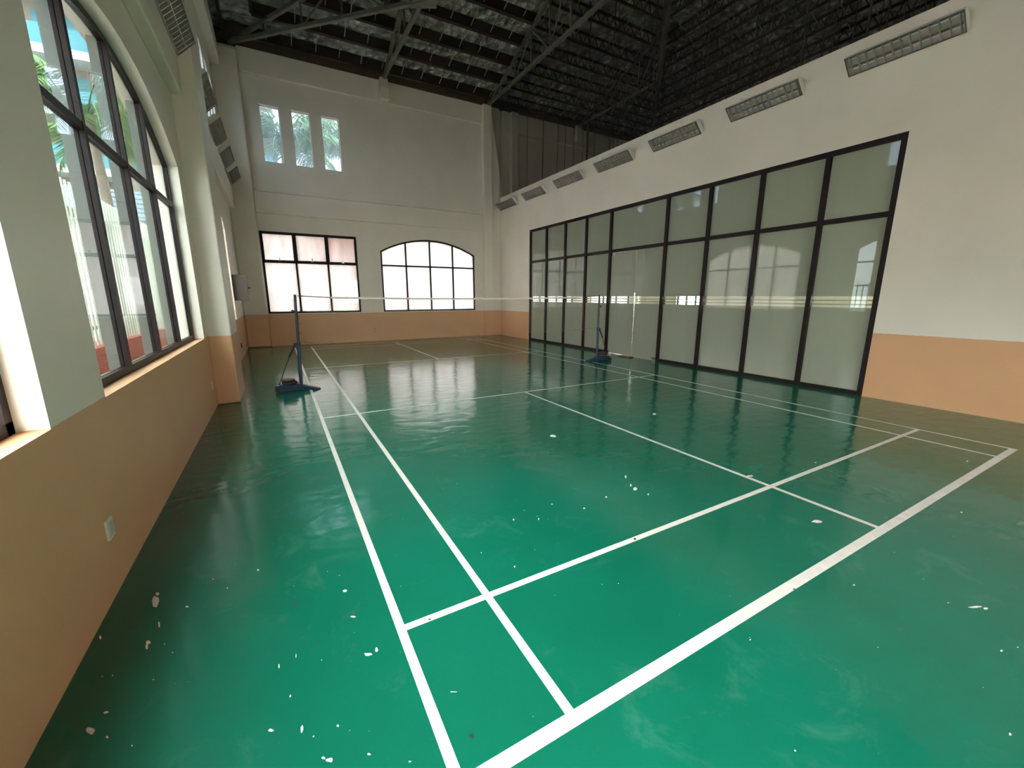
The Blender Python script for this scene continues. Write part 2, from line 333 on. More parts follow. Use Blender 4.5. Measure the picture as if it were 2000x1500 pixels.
for _ in range(170):
    x, y = random.uniform(-1.1, 7.3), random.uniform(-.9, 9)
    a = random.uniform(0, 6.28); r1 = random.uniform(.0012, .004); r2 = r1*random.uniform(.4, 1)
    blot((x, y, r1*math.cos(a), r1*math.sin(a), -r2*math.sin(a), r2*math.cos(a)), .0018, 8)
fb.cur = 3
for c in DARKS: blot(c, .0019)
struct(fb.build('floor', [M_FLOOR, M_LINE, M_CHIP, M_DIRT]))

# ---------------------------------------------------------------- walls with openings
def arch(a0, a1, spring, apex):
    c = (a0+a1)/2; hw = (a1-a0)/2; h = apex-spring; R = (hw*hw+h*h)/(2*h)
    return lambda a: apex-R+math.sqrt(max(R*R-(a-c)**2, 0))
def wall(name, axis, p0, p1, a0, a1, z0, z1, holes, m):
    """axis 'x': wall plane at x in p0..p1 running along y; holes: (a0,a1,zbottom,top function or value)"""
    cuts = {a0, a1}
    for h in holes:
        n = 16 if callable(h[3]) else 1
        for i in range(n+1): cuts.add(h[0]+(h[1]-h[0])*i/n)
    cuts = sorted(cuts); b = MB()
    P = (lambda p, a, z: (p, a, z)) if axis == 'x' else (lambda p, a, z: (a, p, z))
    for u, v in zip(cuts[:-1], cuts[1:]):
        if v-u < 1e-5: continue
        mid = (u+v)/2; lo = (z0, z0)
        spans = []
        for h in sorted([h for h in holes if h[0] < mid < h[1]], key=lambda h: h[2]):
            f = h[3] if callable(h[3]) else (lambda a, q=h[3]: q)
            spans.append((lo, (h[2], h[2]))); lo = (f(u), f(v))
        spans.append((lo, (z1, z1)))
        for (l0, l1), (h0, h1) in spans:
            if h0-l0 < 1e-4 and h1-l1 < 1e-4: continue
            b.hexa([P(p0, u, l0), P(p1, u, l0), P(p1, v, l1), P(p0, v, l1), P(p0, u, h0), P(p1, u, h0), P(p1, v, h1), P(p0, v, h1)])
    return struct(b.build(name, m))

W1 = (-2.25, 1.49); W2 = (2.144, 5.88); W3 = (7.53, 11.30)
SL = [(-1.9, -1.4), (-.6, -.1), (.7, 1.2), (2.5, 3.0), (3.75, 4.25), (5.0, 5.5), (11.1, 11.6), (11.95, 12.45), (12.8, 13.3)]  # near groups are unseen openings added to light the hall
holes = [(*W1, .98, arch(*W1, 3.08, 3.58)), (*W2, .98, arch(*W2, 3.08, 3.58)), (*W3, .98, arch(*W3, 3.08, 3.58))]
holes += [(a, b, 5.41, 6.92) for a, b in SL]
wall('wall_left', 'x', XL-.26, XL, YB, YF+.25, 0, EAVE+.45, holes, M_WALL)
A1 = (-.58, 2.17); A2 = (2.93, 6.43)
FS = [(-.22, .30), (.605, 1.105), (1.41, 1.92)]
holes = [(*A1, 1.01, 3.455), (*A2, 1.01, arch(*A2, 3.05, 3.505)), (8.6, 11.2, 1.01, 3.3), (12.2, 14.6, 1.01, 3.3)]
holes += [(a, b, 5.41, 6.92) for a, b in FS]
wall('wall_far', 'y', YF, YF+.25, XL-.26, 15.65, 0, EAVE+.12, holes, M_WALL)
wall('wall_right', 'x', XR, XR+.15, YB, YF, 0, 5.2, [(1.88, 11.84, -.01, 3.76)], M_WALL)
wall('wall_outer', 'x', 15.4, 15.65, YB, YF, 0, EAVE+.45, [(10.6, 12.0, .8, 3.2), (-4, -1.4, .8, 3.2)], M_WALL)
wall('wall_back', 'y', YB-.25, YB, XL-.26, 15.65, 0, EAVE+3.5, [(4.5, 6.5, 1.0, 2.8), (8.5, 14.5, .8, 3.2)], M_WALL)  # hall-side opening is out of view, added to let daylight in
# ceiling over the room behind the glass
struct(MB().box(XR+.15, 15.4, YB, YF, 4.5, 4.6).build('ceiling', M_WALL))

# pilasters and beams of the walls
n_trim = [0]
def trim(b, m=M_WALL, bev=.02):
    n_trim[0] += 1; return struct(b.build('trim_%d' % n_trim[0], m, bevel=bev))
trim(MB().box(XL-.01, -.945, 6.2, 7.2, 0, 8.22))                            # pilaster after the second window
trim(MB().box(XL-.01, -.60, 13.90, YF+.01, 0, 8.12), bev=.05)               # corner pilaster
trim(MB().box(XL-.01, -1.095, YB, 6.2, 3.99, 4.55))                          # beam over the near windows
trim(MB().box(XL-.01, -1.10, 7.2, 13.9, 3.99, 4.55))
trim(MB().box(XL-.01, -1.02, YB, 6.2, 7.62, 8.22)); trim(MB().box(XL-.01, -1.02, 7.2, 13.9, 7.62, 8.22))
trim(MB().box(-.6, 6.8, YF-.07, YF+.01, 3.95, 4.56)); trim(MB().box(-.6, 6.8, YF-.08, YF+.01, 7.63, EAVE))
trim(MB().box(6.8, 7.14, YF-.2, YF+.01, 0, EAVE)); trim(MB().box(7.13, XR, YF-.1, YF+.01, 0, EAVE))
trim(MB().box(XR+.15, 15.4, YF-.08, YF+.01, 7.55, EAVE-.02))
def corbel(x):
    b = MB(); b.box(x-.14, x+.14, YF-.30, YF, 7.66, 7.98)
    b.hexa([(x-.14, YF-.30, 7.98), (x+.14, YF-.30, 7.98), (x+.14, YF, 7.98), (x-.14, YF, 7.98), (x-.12, YF-.2, 8.3), (x+.12, YF-.2, 8.3), (x+.12, YF, 8.3), (x-.12, YF, 8.3)])
    trim(b)
corbel(3.34); corbel(11.1)
b = MB(); b.box(8.0, 8.3, YF-.15, YF, 5, EAVE); trim(b)

# ---------------------------------------------------------------- windows
def framed_window(n, axis, p, a0, a1, zb, spring, apex, transom, cols, glass, th=.07, w_=.055, arc=True, fin=0):
    root = empty('window_%d' % n, (p, (a0+a1)/2, zb) if axis == 'x' else ((a0+a1)/2, p, zb)); struct(root)
    O = root.location
    def P(a, q, z):      # a along the wall, q depth offset, z
        v = Vector((p+q, a, z)) if axis == 'x' else Vector((a, p+q, z)); return tuple(v-O)
    top = arch(a0, a1, spring, apex) if arc else (lambda a: apex)
    zmax = lambda a: top(a)
    b = MB()
    def member(u0, u1, z0a, z0b, z1a, z1b, q0=-th/2, q1=th/2):
        b.hexa([P(u0, q0, z0a), P(u0, q1, z0a), P(u1, q1, z0b), P(u1, q0, z0b), P(u0, q0, z1a), P(u0, q1, z1a), P(u1, q1, z1b), P(u1, q0, z1b)])
    member(a0, a0+w_, zb, zb, top(a0), top(a0+w_)); member(a1-w_, a1, zb, zb, top(a1-w_), top(a1))
    member(a0, a1, zb, zb, zb+w_, zb+w_)
    K = 20 if arc else 1
    for i in range(K):
        u, v = a0+(a1-a0)*i/K, a0+(a1-a0)*(i+1)/K
        member(u, v, top(u)-w_*1.1, top(v)-w_*1.1, top(u), top(v))
    b.build('window_frame', M_FRAME, root)
    cw = (a1-a0)/cols
    b = MB(); member(a0+w_, a1-w_, transom-w_/2, transom-w_/2, transom+w_/2, transom+w_/2, -th/2, th/2+.004); b.build('transom_bar', M_FRAME, root)
    for i in range(1, cols):
        c = a0+cw*i; b = MB(); member(c-w_/2, c+w_/2, zb+w_, zb+w_, top(c-w_/2)-w_, top(c+w_/2)-w_, -th/2, th/2+.008)
        b.build('mullion', M_FRAME, root)
        if fin:
            b = MB(); member(c-.02, c+.02, zb+.02, zb+.02, top(c)-.03, top(c)-.03, -th/2-fin, -th/2-.002); b.build('mullion_fin', M_FIN, root)
    for i in range(cols):
        l, r = a0+cw*i+w_/2, a0+cw*(i+1)-w_/2
        if i == 0: l = a0+w_
        if i == cols-1: r = a1-w_
        b = MB(); member(l, r, zb+w_, zb+w_, transom-w_/2, transom-w_/2, -.003, .003); b.build('lower_pane', glass, root)
        b = MB(); K = 6 if arc else 1
        pts = [P(l, -.003, transom+w_/2), P(r, -.003, transom+w_/2)]+[P(r+(l-r)*k/K, -.003, top(r+(l-r)*k/K)-w_) for k in range(K+1)]
        b.prism(pts, (.006, 0, 0) if axis == 'x' else (0, .006, 0))
        b.build('upper_pane', glass, root)
    return root, P, member
PX = XL-.125
framed_window(1, 'x', PX, *W1, .98, 3.08, 3.58, 2.62, 4, clear_glass('pale_window_glass', (.85, .87, .86)), th=.045, w_=.052, fin=.065)
framed_window(2, 'x', PX, *W2, .98, 3.08, 3.58, 2.62, 4, M_CLEAR, th=.045, w_=.052, fin=.065)
framed_window(3, 'x', PX, *W3, .98, 3.08, 3.58, 2.62, 4, frosted('bright_frosted_glass', (.7, .7, .68), (.62, .61, .6), .85, .05, grime=.1), th=.045, w_=.052, fin=.065)
framed_window(4, 'y', YF+.03, *A2, 1.01, 3.05, 3.505, 2.58, 4, M_FROST, th=.07, w_=.05)
# rectangular window with three top-hung sashes
r5, P5, _ = framed_window(5, 'y', YF+.03, *A1, 1.01, 3.455, 3.455, 2.57, 3, M_FROST, th=.07, w_=.055, arc=False)
for o in [x for x in bpy.data.objects if x.parent == r5 and x.name.startswith('upper_pane')]: bpy.data.objects.remove(o)
cw = (A1[1]-A1[0])/3
for i in range(3):
    l, r = A1[0]+cw*i+.012, A1[0]+cw*(i+1)-.012
    if i == 0: l += .025
    if i == 2: r -= .025
    zt, zb = 3.415, 2.585; tilt = math.radians(7 if i == 0 else 0)
    def Q(a, z, d):
        dz = z-zt; return P5(a, -.058+d*math.cos(tilt)-dz*math.sin(tilt), zt+dz*math.cos(tilt)+d*math.sin(tilt))
    def slab(bb, a_, b_, c_, d_, t0=-.02, t1=.02):
        bb.hexa([Q(a_, c_, t0), Q(a_, c_, t1), Q(b_, c_, t1), Q(b_, c_, t0), Q(a_, d_, t0), Q(a_, d_, t1), Q(b_, d_, t1), Q(b_, d_, t0)])
    bb = MB(); w_ = .042
    slab(bb, l, l+w_, zb, zt); slab(bb, r-w_, r, zb, zt); slab(bb, l+w_, r-w_, zb, zb+w_); slab(bb, l+w_, r-w_, zt-w_, zt)
    s_ = bb.build('awning_sash', M_FRAME, r5)
    bb = MB(); slab(bb, l+w_, r-w_, zb+w_, zt-w_, -.003, .003); g_ = bb.build('sash_pane', M_FROST, s_)
    bb = MB(); c = (l+r)/2; slab(bb, c-.012, c+.012, zb+.01, zb+.12, -.045, -.02); slab(bb, c-.04, c+.04, zb+.01, zb+.03, -.035, -.02)
    bb.build('sash_handle', M_STEEL, s_)
# narrow clerestory windows; near left-wall groups are unseen and added for light
nw = 6
for (a, c) in FS:
    r = struct(empty('window_%d' % nw, ((a+c)/2, YF+.1, 5.41))); nw += 1; h = (c-a)/2
    b = MB()
    for x0, x1, z0, z1 in ((-h, -h+.025, 0, 1.51), (h-.025, h, 0, 1.51), (-h, h, 0, .025), (-h, h, 1.485, 1.51)): b.box(x0, x1, -.02, .02, z0, z1)
    b.build('window_frame', M_HOUS, r); MB().box(-h+.025, h-.025, -.003, .003, .025, 1.485).build('glass_pane', M_DUSTY, r)
for (a, c) in SL:
    r = struct(empty('window_%d' % nw, (XL-.12, (a+c)/2, 5.41))); nw += 1; h = (c-a)/2
    b = MB()
    for x0, x1, z0, z1 in ((-h, -h+.025, 0, 1.51), (h-.025, h, 0, 1.51), (-h, h, 0, .025), (-h, h, 1.485, 1.51)): b.box(-.02, .02, x0, x1, z0, z1)
    b.build('window_frame', M_HOUS, r); MB().box(-.003, .003, -h+.025, h-.025, .025, 1.485).build('glass_pane', M_DUSTY, r)
# windows of the room behind the glass (seen through the clear stripes)
for (a, c) in ((10.6, 12.0), (-4, -1.4)):
    framed_window(nw, 'x', 15.5, a, c, .8, 3.2, 3.2, 2.4, 3, M_BACKG, arc=False); nw += 1
for (a, c) in ((8.6, 11.2), (12.2, 14.6)):
    framed_window(nw, 'y', YF+.05, a, c, 1.01, 3.3, 3.3, 2.5, 3, M_FROST, arc=False); nw += 1
framed_window(nw, 'y', YB-.1, 4.5, 6.5, 1.0, 2.8, 2.8, 2.0, 2, M_BACKG, arc=False); nw += 1  # unseen hall window behind the camera, added as a light source

# ---------------------------------------------------------------- glass partition
gp = tag(empty('glass_partition', (XR+.06, 6.86, 0)), 'long dark-framed frosted glass partition set in the right wall', 'partition')
def GB(y0, y1, z0, z1, x0=-.05, x1=.05): return MB().box(x0, x1, y0-6.86, y1-6.86, z0, z1)
MU = [1.88, 2.84, 3.87, 4.90, 5.965, 7.79, 8.80, 9.80, 10.82, 11.84]
FW = .075
GB(1.88, 11.84, 3.76-FW, 3.76).build('head_rail', M_FRAME, gp)
GB(1.88, 11.84, 2.66, 2.66+FW, -.045, .045).build('transom_rail', M_FRAME, gp)
GB(1.88, 5.965, 0, .06).build('sill_rail', M_FRAME, gp); GB(7.79, 11.84, 0, .06).build('sill_rail', M_FRAME, gp)
for i, y in enumerate(MU):
    a = y if i == 0 else (y-FW if i == len(MU)-1 else y-FW/2)
    GB(a, a+FW, 0, 3.76-FW, -.055, .055).build('mullion', M_FRAME, gp)
for i in range(len(MU)-1):
    a = MU[i]+(FW if i == 0 else FW/2); c = MU[i+1]-(FW if i == len(MU)-2 else FW/2)
    GB(a, c, 2.66+FW, 3.76-FW, -.005, .005).build('upper_pane', M_FILM, gp)
    if i != 4: GB(a, c, .06, 2.66, -.005, .005).build('lower_pane', M_FILM, gp)
dn = 1
for y0, y1, hs in ((6.01, 6.86, 1), (6.87, 7.745, -1)):
    d = struct(empty('door_%d' % dn, (XR+.06, (y0+y1)/2, 0))); dn += 1; ym = (y0+y1)/2
    MB().box(-.006, .006, y0-ym, y1-ym, .012, 2.65).build('door_glass', M_FILM, d)
    yo = (y0 if hs == 1 else y1)-ym
    for z0, z1 in ((.012, .07), (2.58, 2.65)):
        a, c = sorted((yo, yo+hs*.16)); MB().box(-.016, .016, a, c, z0, z1).build('patch_fitting', M_STEEL, d)
    if hs == 1:
        yh = y1-.07-ym; b = MB()
        for sx in (-1, 1):
            b.tube((sx*.06, yh, .36), (sx*.06, yh, 1.62), .016, 12)
        for z in (.62, 1.36): b.tube((-.06, yh, z), (.06, yh, z), .009, 8)
        b.build('door_handle', M_STEEL, d, smooth=True)
mt = MB(); 
for i in range(9): mt.box(7.30+.0*i, 7.47, 6.66+i*.045, 6.66+i*.045+.034, .0, .022)
mt.box(7.31, 7.46, 6.66, 7.06, .0, .014)
tag(mt.build('doormat', mat('brown_bristle_mat', (.16, .12, .085), .9, noise=.3, nscale=80, bump=.4, bscale=200)), 'small ribbed brown mat at the foot of the glass doors', 'mat')

# ---------------------------------------------------------------- louvred ceiling-type lights on the walls
def make_light():
    r = empty('wall_light')
    L_, D_, Hh = 1.24, .095, .28      # local: x out of the wall, y along, z up; face is on +x side
    b = MB(); b.box(0, .006, -L_/2, L_/2, -Hh*.3, Hh*.3)
    for s_ in (-1, 1):
        y = s_*L_/2
        b.prism([(.0, y-.004, -Hh*.3), (.05, y-.004, -Hh/2), (D_, y-.004, -Hh/2), (D_, y-.004, Hh/2), (.05, y-.004, Hh/2), (.0, y-.004, Hh*.3)], (0, .008, 0))
        b.prism([(.0, -L_/2, s_*Hh*.3), (.05, -L_/2, s_*Hh/2), (D_, -L_/2, s_*Hh/2), (D_, -L_/2, s_*Hh/2-s_*.006), (.05, -L_/2, s_*Hh/2-s_*.006), (.004, -L_/2, s_*Hh*.3)], (0, L_, 0))
    b.build('housing', M_HOUS, r)
    b = MB()
    for c in (-.07, .07):
        K = 8
        for i in range(K):
            t0, t1 = -1+2*i/K, -1+2*(i+1)/K
            f = lambda t: .020+.06*t*t
            b.poly([(f(t0), -L_/2+.01, c+.068*t0), (f(t1), -L_/2+.01, c+.068*t1), (f(t1), L_/2-.01, c+.068*t1), (f(t0), L_/2-.01, c+.068*t0)])
    b.build('reflector', M_ALU, r)
    b = MB()
    for i in range(13):
        y = -L_/2+.05+(L_-.1)*i/12
        for c in (-.07, .07): b.hexa([(.045, y-.002, c-.062), (D_-.004, y-.004, c-.066), (D_-.004, y+.004, c-.066), (.045, y+.002, c-.062), (.045, y-.002, c+.062), (D_-.004, y-.004, c+.066), (D_-.004, y+.004, c+.066), (.045, y+.002, c+.062)])
    for c in (-.134, 0, .134): b.box(.05, D_-.004, -L_/2+.05, L_/2-.05, c-.003, c+.003)
    b.build('louvre', M_ALU, r)
    b = MB()
    for s_ in (-1, 1): b.box(D_-.002, D_+.004, -L_/2, L_/2, s_*(Hh/2-.008)-.006, s_*(Hh/2-.008)+.006); b.box(D_-.002, D_+.004, s_*(L_/2-.006)-.006, s_*(L_/2-.006)+.006, -Hh/2, Hh/2)
    b.build('rim', mat('dark_grey_rim', (.12, .115, .10), .4), r)
    for c in (-.07, .07):
        MB().tube((.036, -L_/2+.02, c), (.036, L_/2-.02, c), .013, 10).build('fluorescent_tube', M_TUBE, r, smooth=True)
    for y in (-.42, .42):
        b = MB(); b.bar((.0, y, .05), (-.075, y, .13), .03, .010); b.bar((.0, y, -.06), (-.035, y, -.10), .03, .010); b.bar((.0, y, -.07), (.0, y, .07), .03, .008)
        b.build('bracket', M_HOUS, r)
    return r
proto = make_light()
ordn = ['nearest and largest of seven', 'second nearest of seven', 'third nearest of seven', 'in the middle of seven', 'third from the far corner', 'second from the far corner', 'nearest the far corner']
TILT = math.radians(47)
for i in range(7):
    o = proto if i == 0 else copy_tree(proto)
    yc = 2.09+1.865*i
    o.location = (XR-.075, yc, 4.895); o.rotation_euler = (0, TILT, math.pi)
    tag(o, 'strip light high on the right wall, %s' % ordn[i], 'light', 'strip lights along the right wall')
lab = ['largest strip light on the left wall, above the arched clear window', 'strip light just beyond the first left-wall pilaster, seen edge-on', 'third strip light along the left wall, with its square end facing us', 'fourth strip light along the left wall, small and square-ended', 'farthest left-wall strip light, beside the far corner pilaster']
for i, (yc, xo) in enumerate(((5.52, -1.045), (8.03, -1.06), (9.83, -1.06), (11.55, -1.05), (13.2, -1.03))):
    o = copy_tree(proto); o.location = (xo, yc, 4.59 if i == 0 else 4.79); o.rotation_euler = (0, TILT, 0)
    tag(o, lab[i], 'light', 'strip lights along the left wall')

# ---------------------------------------------------------------- roof
Z0, SLP = 8.55, .34
XC, RY = 7.1, 5.8                      # ridge x, hip apex y
def zr_far(y): return Z0+SLP*(YF-y)
def zr_l(x): return Z0+SLP*(x+1.2)
def zr_r(x): return Z0+SLP*(15.4-x)
AP = (XC, RY, Z0+SLP*8.3); e = .35; ze = Z0-SLP*e
rb = MB()
def slope(pts):
    n = len(pts); rb.prism(pts, (0, 0, .05))
slope([(-1.2-e, YF+e, ze), (15.4+e, YF+e, ze), AP])
slope([(-1.2-e, YB-.3, ze), (-1.2-e, YF+e, ze), AP, (XC, YB-.3, AP[2])])
slope([(15.4+e, YF+e, ze), (15.4+e, YB-.3, ze), (XC, YB-.3, AP[2]), AP])
roof = struct(rb.build('ceiling', M_FOIL))
# battens and sag wires that hold the foil up: counted in hundreds, part of the roof
bt = MB(); ROW = .70
k = 0
for r_ in range(11):
    for s_ in (1, 2):
        d = .35+ROW*r_+ROW*s_/3
        if d < 8: bt.tube((-1.2+d, YF-d, Z0+SLP*d-.05), (15.4-d, YF-d, Z0+SLP*d-.05), .007, 4)
    d0, d1 = .35+ROW*r_, .35+ROW*(r_+1)
    x = -1.2+d1+.3
    while x < 15.4-d1:
        bt.tube((x, YF-d0, Z0+SLP*d0-.25), (x, YF-d1, Z0+SLP*d1-.25), .014, 4); x += .62
    for sd_ in (-1, 1):
        y = YF-d1-.2
        while y > -1:
            xa, xb = (-1.2+d0, -1.2+d1) if sd_ < 0 else (15.4-d0, 15.4-d1)
            bt.tube((xa, y, Z0+SLP*d0-.25), (xb, y, Z0+SLP*d1-.25), .014, 4); y -= .62
tag(bt.build('sag_rods', mat('galvanised_sag_rod', (.34, .34, .27), .5), roof), kind='stuff')
ORD = ['lowest', 'second', 'third', 'fourth', 'fifth', 'sixth', 'seventh', 'eighth', 'ninth', 'tenth', 'eleventh', 'twelfth']
# purlins, one object per row
def lattice(b, p, q, dep):
    p = Vector(p); q = Vector(q); n = max(2, int((q-p).length/.32)); dz = Vector((0, 0, dep))
    b.bar(p, q, .06, .05); b.bar(p-dz, q-dz, .06, .05)
    for i in range(n):
        a = p+(q-p)*i/n; c = p+(q-p)*(i+.5)/n; e_ = p+(q-p)*(i+1)/n
        b.tube(a, c-dz, .013, 4); b.tube(c-dz, e_, .013, 4)
for r_ in range(11):
    d = .35+ROW*r_; z = Z0+SLP*d-.05
    if d > 8: break
    b = MB()
    xm = min(XC, 15.4-d)
    b.box(-1.2+d, XC, YF-d-.035, YF-d+.035, z-.27, z+.02); b.box(-1.2+d, XC, YF-d-.09, YF-d+.035, z-.285, z-.265)
    lattice(b, (XC, YF-d, z), (15.4-d, YF-d, z), .3)
    tag(b.build('roof_purlin', M_PURL), 'dark roof purlin parallel to the far wall, in the %s row up from its eave' % ORD[r_], 'roof beam', 'purlins of the roof slope above the far wall')
for r_ in range(11):
    d = .35+ROW*r_; z = Z0+SLP*d-.05
    if d > 8: break
    b = MB(); b.box(-1.2+d-.035, -1.2+d+.035, -1, YF-d, z-.24, z+.02)
    tag(b.build('roof_purlin', M_PURL), 'dark roof purlin parallel to the left wall, in the %s row up from its eave' % ORD[r_], 'roof beam', 'purlins of the roof slope above the left wall')
    b = MB(); lattice(b, (15.4-d, -1, z), (15.4-d, YF-d, z), .3)
    tag(b.build('roof_purlin', M_PURL), 'dark lattice purlin on the slope beyond the right wall, %s row up from its eave' % ORD[r_], 'roof beam', 'lattice purlins of the slope behind the right wall')
# eave beams
b = MB(); b.box(-1.2, 15.4, YF-.06, YF+.1, EAVE-.02, Z0+.04); b.box(-1.2, 15.4, YF-.20, YF-.04, Z0-.10, Z0-.06)
tag(b.build('eave_beam', M_EAVE), 'brown eave beam lying along the top of the far wall', 'roof beam')
b = MB(); b.box(XL-.1, -1.1, YB, YF, EAVE-.05, Z0+.04); tag(b.build('eave_beam', M_EAVE), 'dark eave beam along the top of the left wall', 'roof beam')
# trusses
def truss(label, a, b_, za, ztop, n, cat='truss', wd=.08):
    """bottom chord a->b at height za, top chord following ztop(point)"""
    a = Vector((*a, 0)); b_ = Vector((*b_, 0)); r = empty('roof_truss', (a.x, a.y, za)); O = Vector((a.x, a.y, za))
    tag(r, label, cat)
    B = lambda t: (a+(b_-a)*t)+Vector((0, 0, za))-O
    T = lambda t: (a+(b_-a)*t)+Vector((0, 0, ztop((a+(b_-a)*t))-.34))-O
    MB().bar(B(0), B(1), wd, .09).build('bottom_chord', M_ROOFST, r)
    MB().bar(T(0), T(1), .09, .09).build('top_chord', M_ROOFST, r)
    for i in range(1, n+1):
        t0, t1 = (i-1)/n, i/n
        p = MB(); p.bar(B(t1), T(t1), .045, .045); p.build('web_post', M_ROOFST, r)
        p = MB(); p.bar(B(t0) if i % 2 else T(t0), T(t1) if i % 2 else B(t1), .035, .035); p.build('web_brace', M_ROOFST, r)
    return r
zf = lambda p: Z0+SLP*(YF-p.y)
truss('grey roof truss rising from the white corbel on the far wall', (3.35, YF-.1), (3.35, 9.75), EAVE+.03, zf, 5, wd=.085)
truss('diagonal grey hip truss crossing from the left far corner', (-.75, 14.0), (6.9, 6.3), EAVE+.0, zf, 9, wd=.09)
truss('dark roof truss above the far end of the right wall', (7.05, YF-.1), (7.05, 6.2), EAVE+.03, zf, 8)
truss('dark hip truss in the far corner beyond the right wall', (15.3, 14.0), (7.3, 6.0), EAVE+.03, zf, 9, wd=.09)
truss('dark roof truss beyond the right wall, rising from the second corbel', (11.1, YF-.1), (11.1, 9.9), EAVE+.03, zf, 5)
truss('grey truss spanning from the left wall to the truss joint', (-1.1, 10.05), (3.35, 10.05), EAVE+.03, lambda p: Z0+SLP*(p.x+1.2), 5, wd=.08)
b = MB(); b.hexa([(3.1, 9.85, 8.23), (3.6, 9.6, 8.23), (3.7, 9.95, 8.23), (3.15, 10.25, 8.23), (3.1, 9.85, 8.245), (3.6, 9.6, 8.245), (3.7, 9.95, 8.245), (3.15, 10.25, 8.245)])
tag(b.build('gusset_plate', M_ROOFST), 'flat grey steel plate where the roof trusses meet', 'plate')
# ceiling hangers of the room behind the partition
k = 0
base_rod = None
for ix in range(7):
    for iy in range(10):
        x = 8.3+ix*1.05+random.uniform(-.2, .2); y = 13.3-iy*1.15+random.uniform(-.25, .25)
        top = min(zr_far(y), zr_r(x), zr_l(x))-.1; rr = random.choice((.009, .009, .013, .02))
        MBo = MB().tube((0, 0, 0), (random.uniform(-.04, .04), 0, top-4.6), rr, 6)
        o = MBo.build('hanger_rod', M_ROD); o.location = (x, y, 4.6)
        tag(o, 'thin steel rod hanging from the dark roof behind the right wall', 'rod', 'ceiling hanger rods behind the right wall')
# mesh screen hanging between truss and partition top
b = MB(); N = 24; SY0 = 3.0
def scr(y, t):
    z0, z1 = 5.215, min(zf(Vector((0, y, 0))), zr_l(7.2))-.42
    x = 7.60*(1-t)+7.12*t
    return (x, y, z0+(z1-z0)*t)
for i in range(N):
    y0 = 13.95-(13.95-SY0)*i/N; y1 = 13.95-(13.95-SY0)*(i+1)/N
    for j in range(6):
        t0, t1 = j/6, (j+1)/6
        f = lambda y, t: scr(y, t)
        b.poly([f(y0, t0), f(y1, t0), f(y1, t1), f(y0, t1)])
tag(b.build('mesh_screen', M_SCREEN), 'dark see-through mesh hanging from the roof onto the right wall top', 'screen')

# ---------------------------------------------------------------- electrical bits
bx = empty('electrical_box', (-1.222, 11.6, 1.74)); tag(bx, 'grey metal electrical box on the left wall beside the far window', 'box')
MB().box(0, .285, -.12, .12, -.30, .30).build('cabinet', M_GREYBOX, bx, bevel=.008)
MB().box(-.0, .30, -.135, -.12, -.31, .31).build('cover', M_GREYBOX, bx, bevel=.004)
MB().tube((.30, -.06, 0), (.36, -.06, 0), .014, 8).build('knob', M_SOCKD, bx)
def outlet(loc, face, label, dark=False, pm=None):
    r = empty('wall_outlet', loc, face); tag(r, label, 'outlet')
    MB().box(0, .012, -.042, .042, -.055, .055).build('cover_plate', pm or (M_SOCKD if dark else M_SOCK), r, bevel=.003)
    b = MB(); b.box(.012, .017, -.028, .028, -.035, .035); b.build('socket', M_SOCKD if dark else mat('pale_grey_socket', (.5, .52, .46), .35), r, bevel=.002)
    return r
outlet((XL, 1.815, .345), 0, 'white wall outlet on the orange band of the near left wall')
outlet((XL, 5.90, .345), 0, 'white wall outlet tucked beside the left wall pilaster')
outlet((XL, 11.5, .32), 0, 'dark uncovered outlet low on the far part of the left wall', True)
outlet((2.57, YF, .375), -H, 'small tan outlet low on the orange band of the far wall', pm=mat('tan_socket_plastic', (.30, .19, .11), .4))

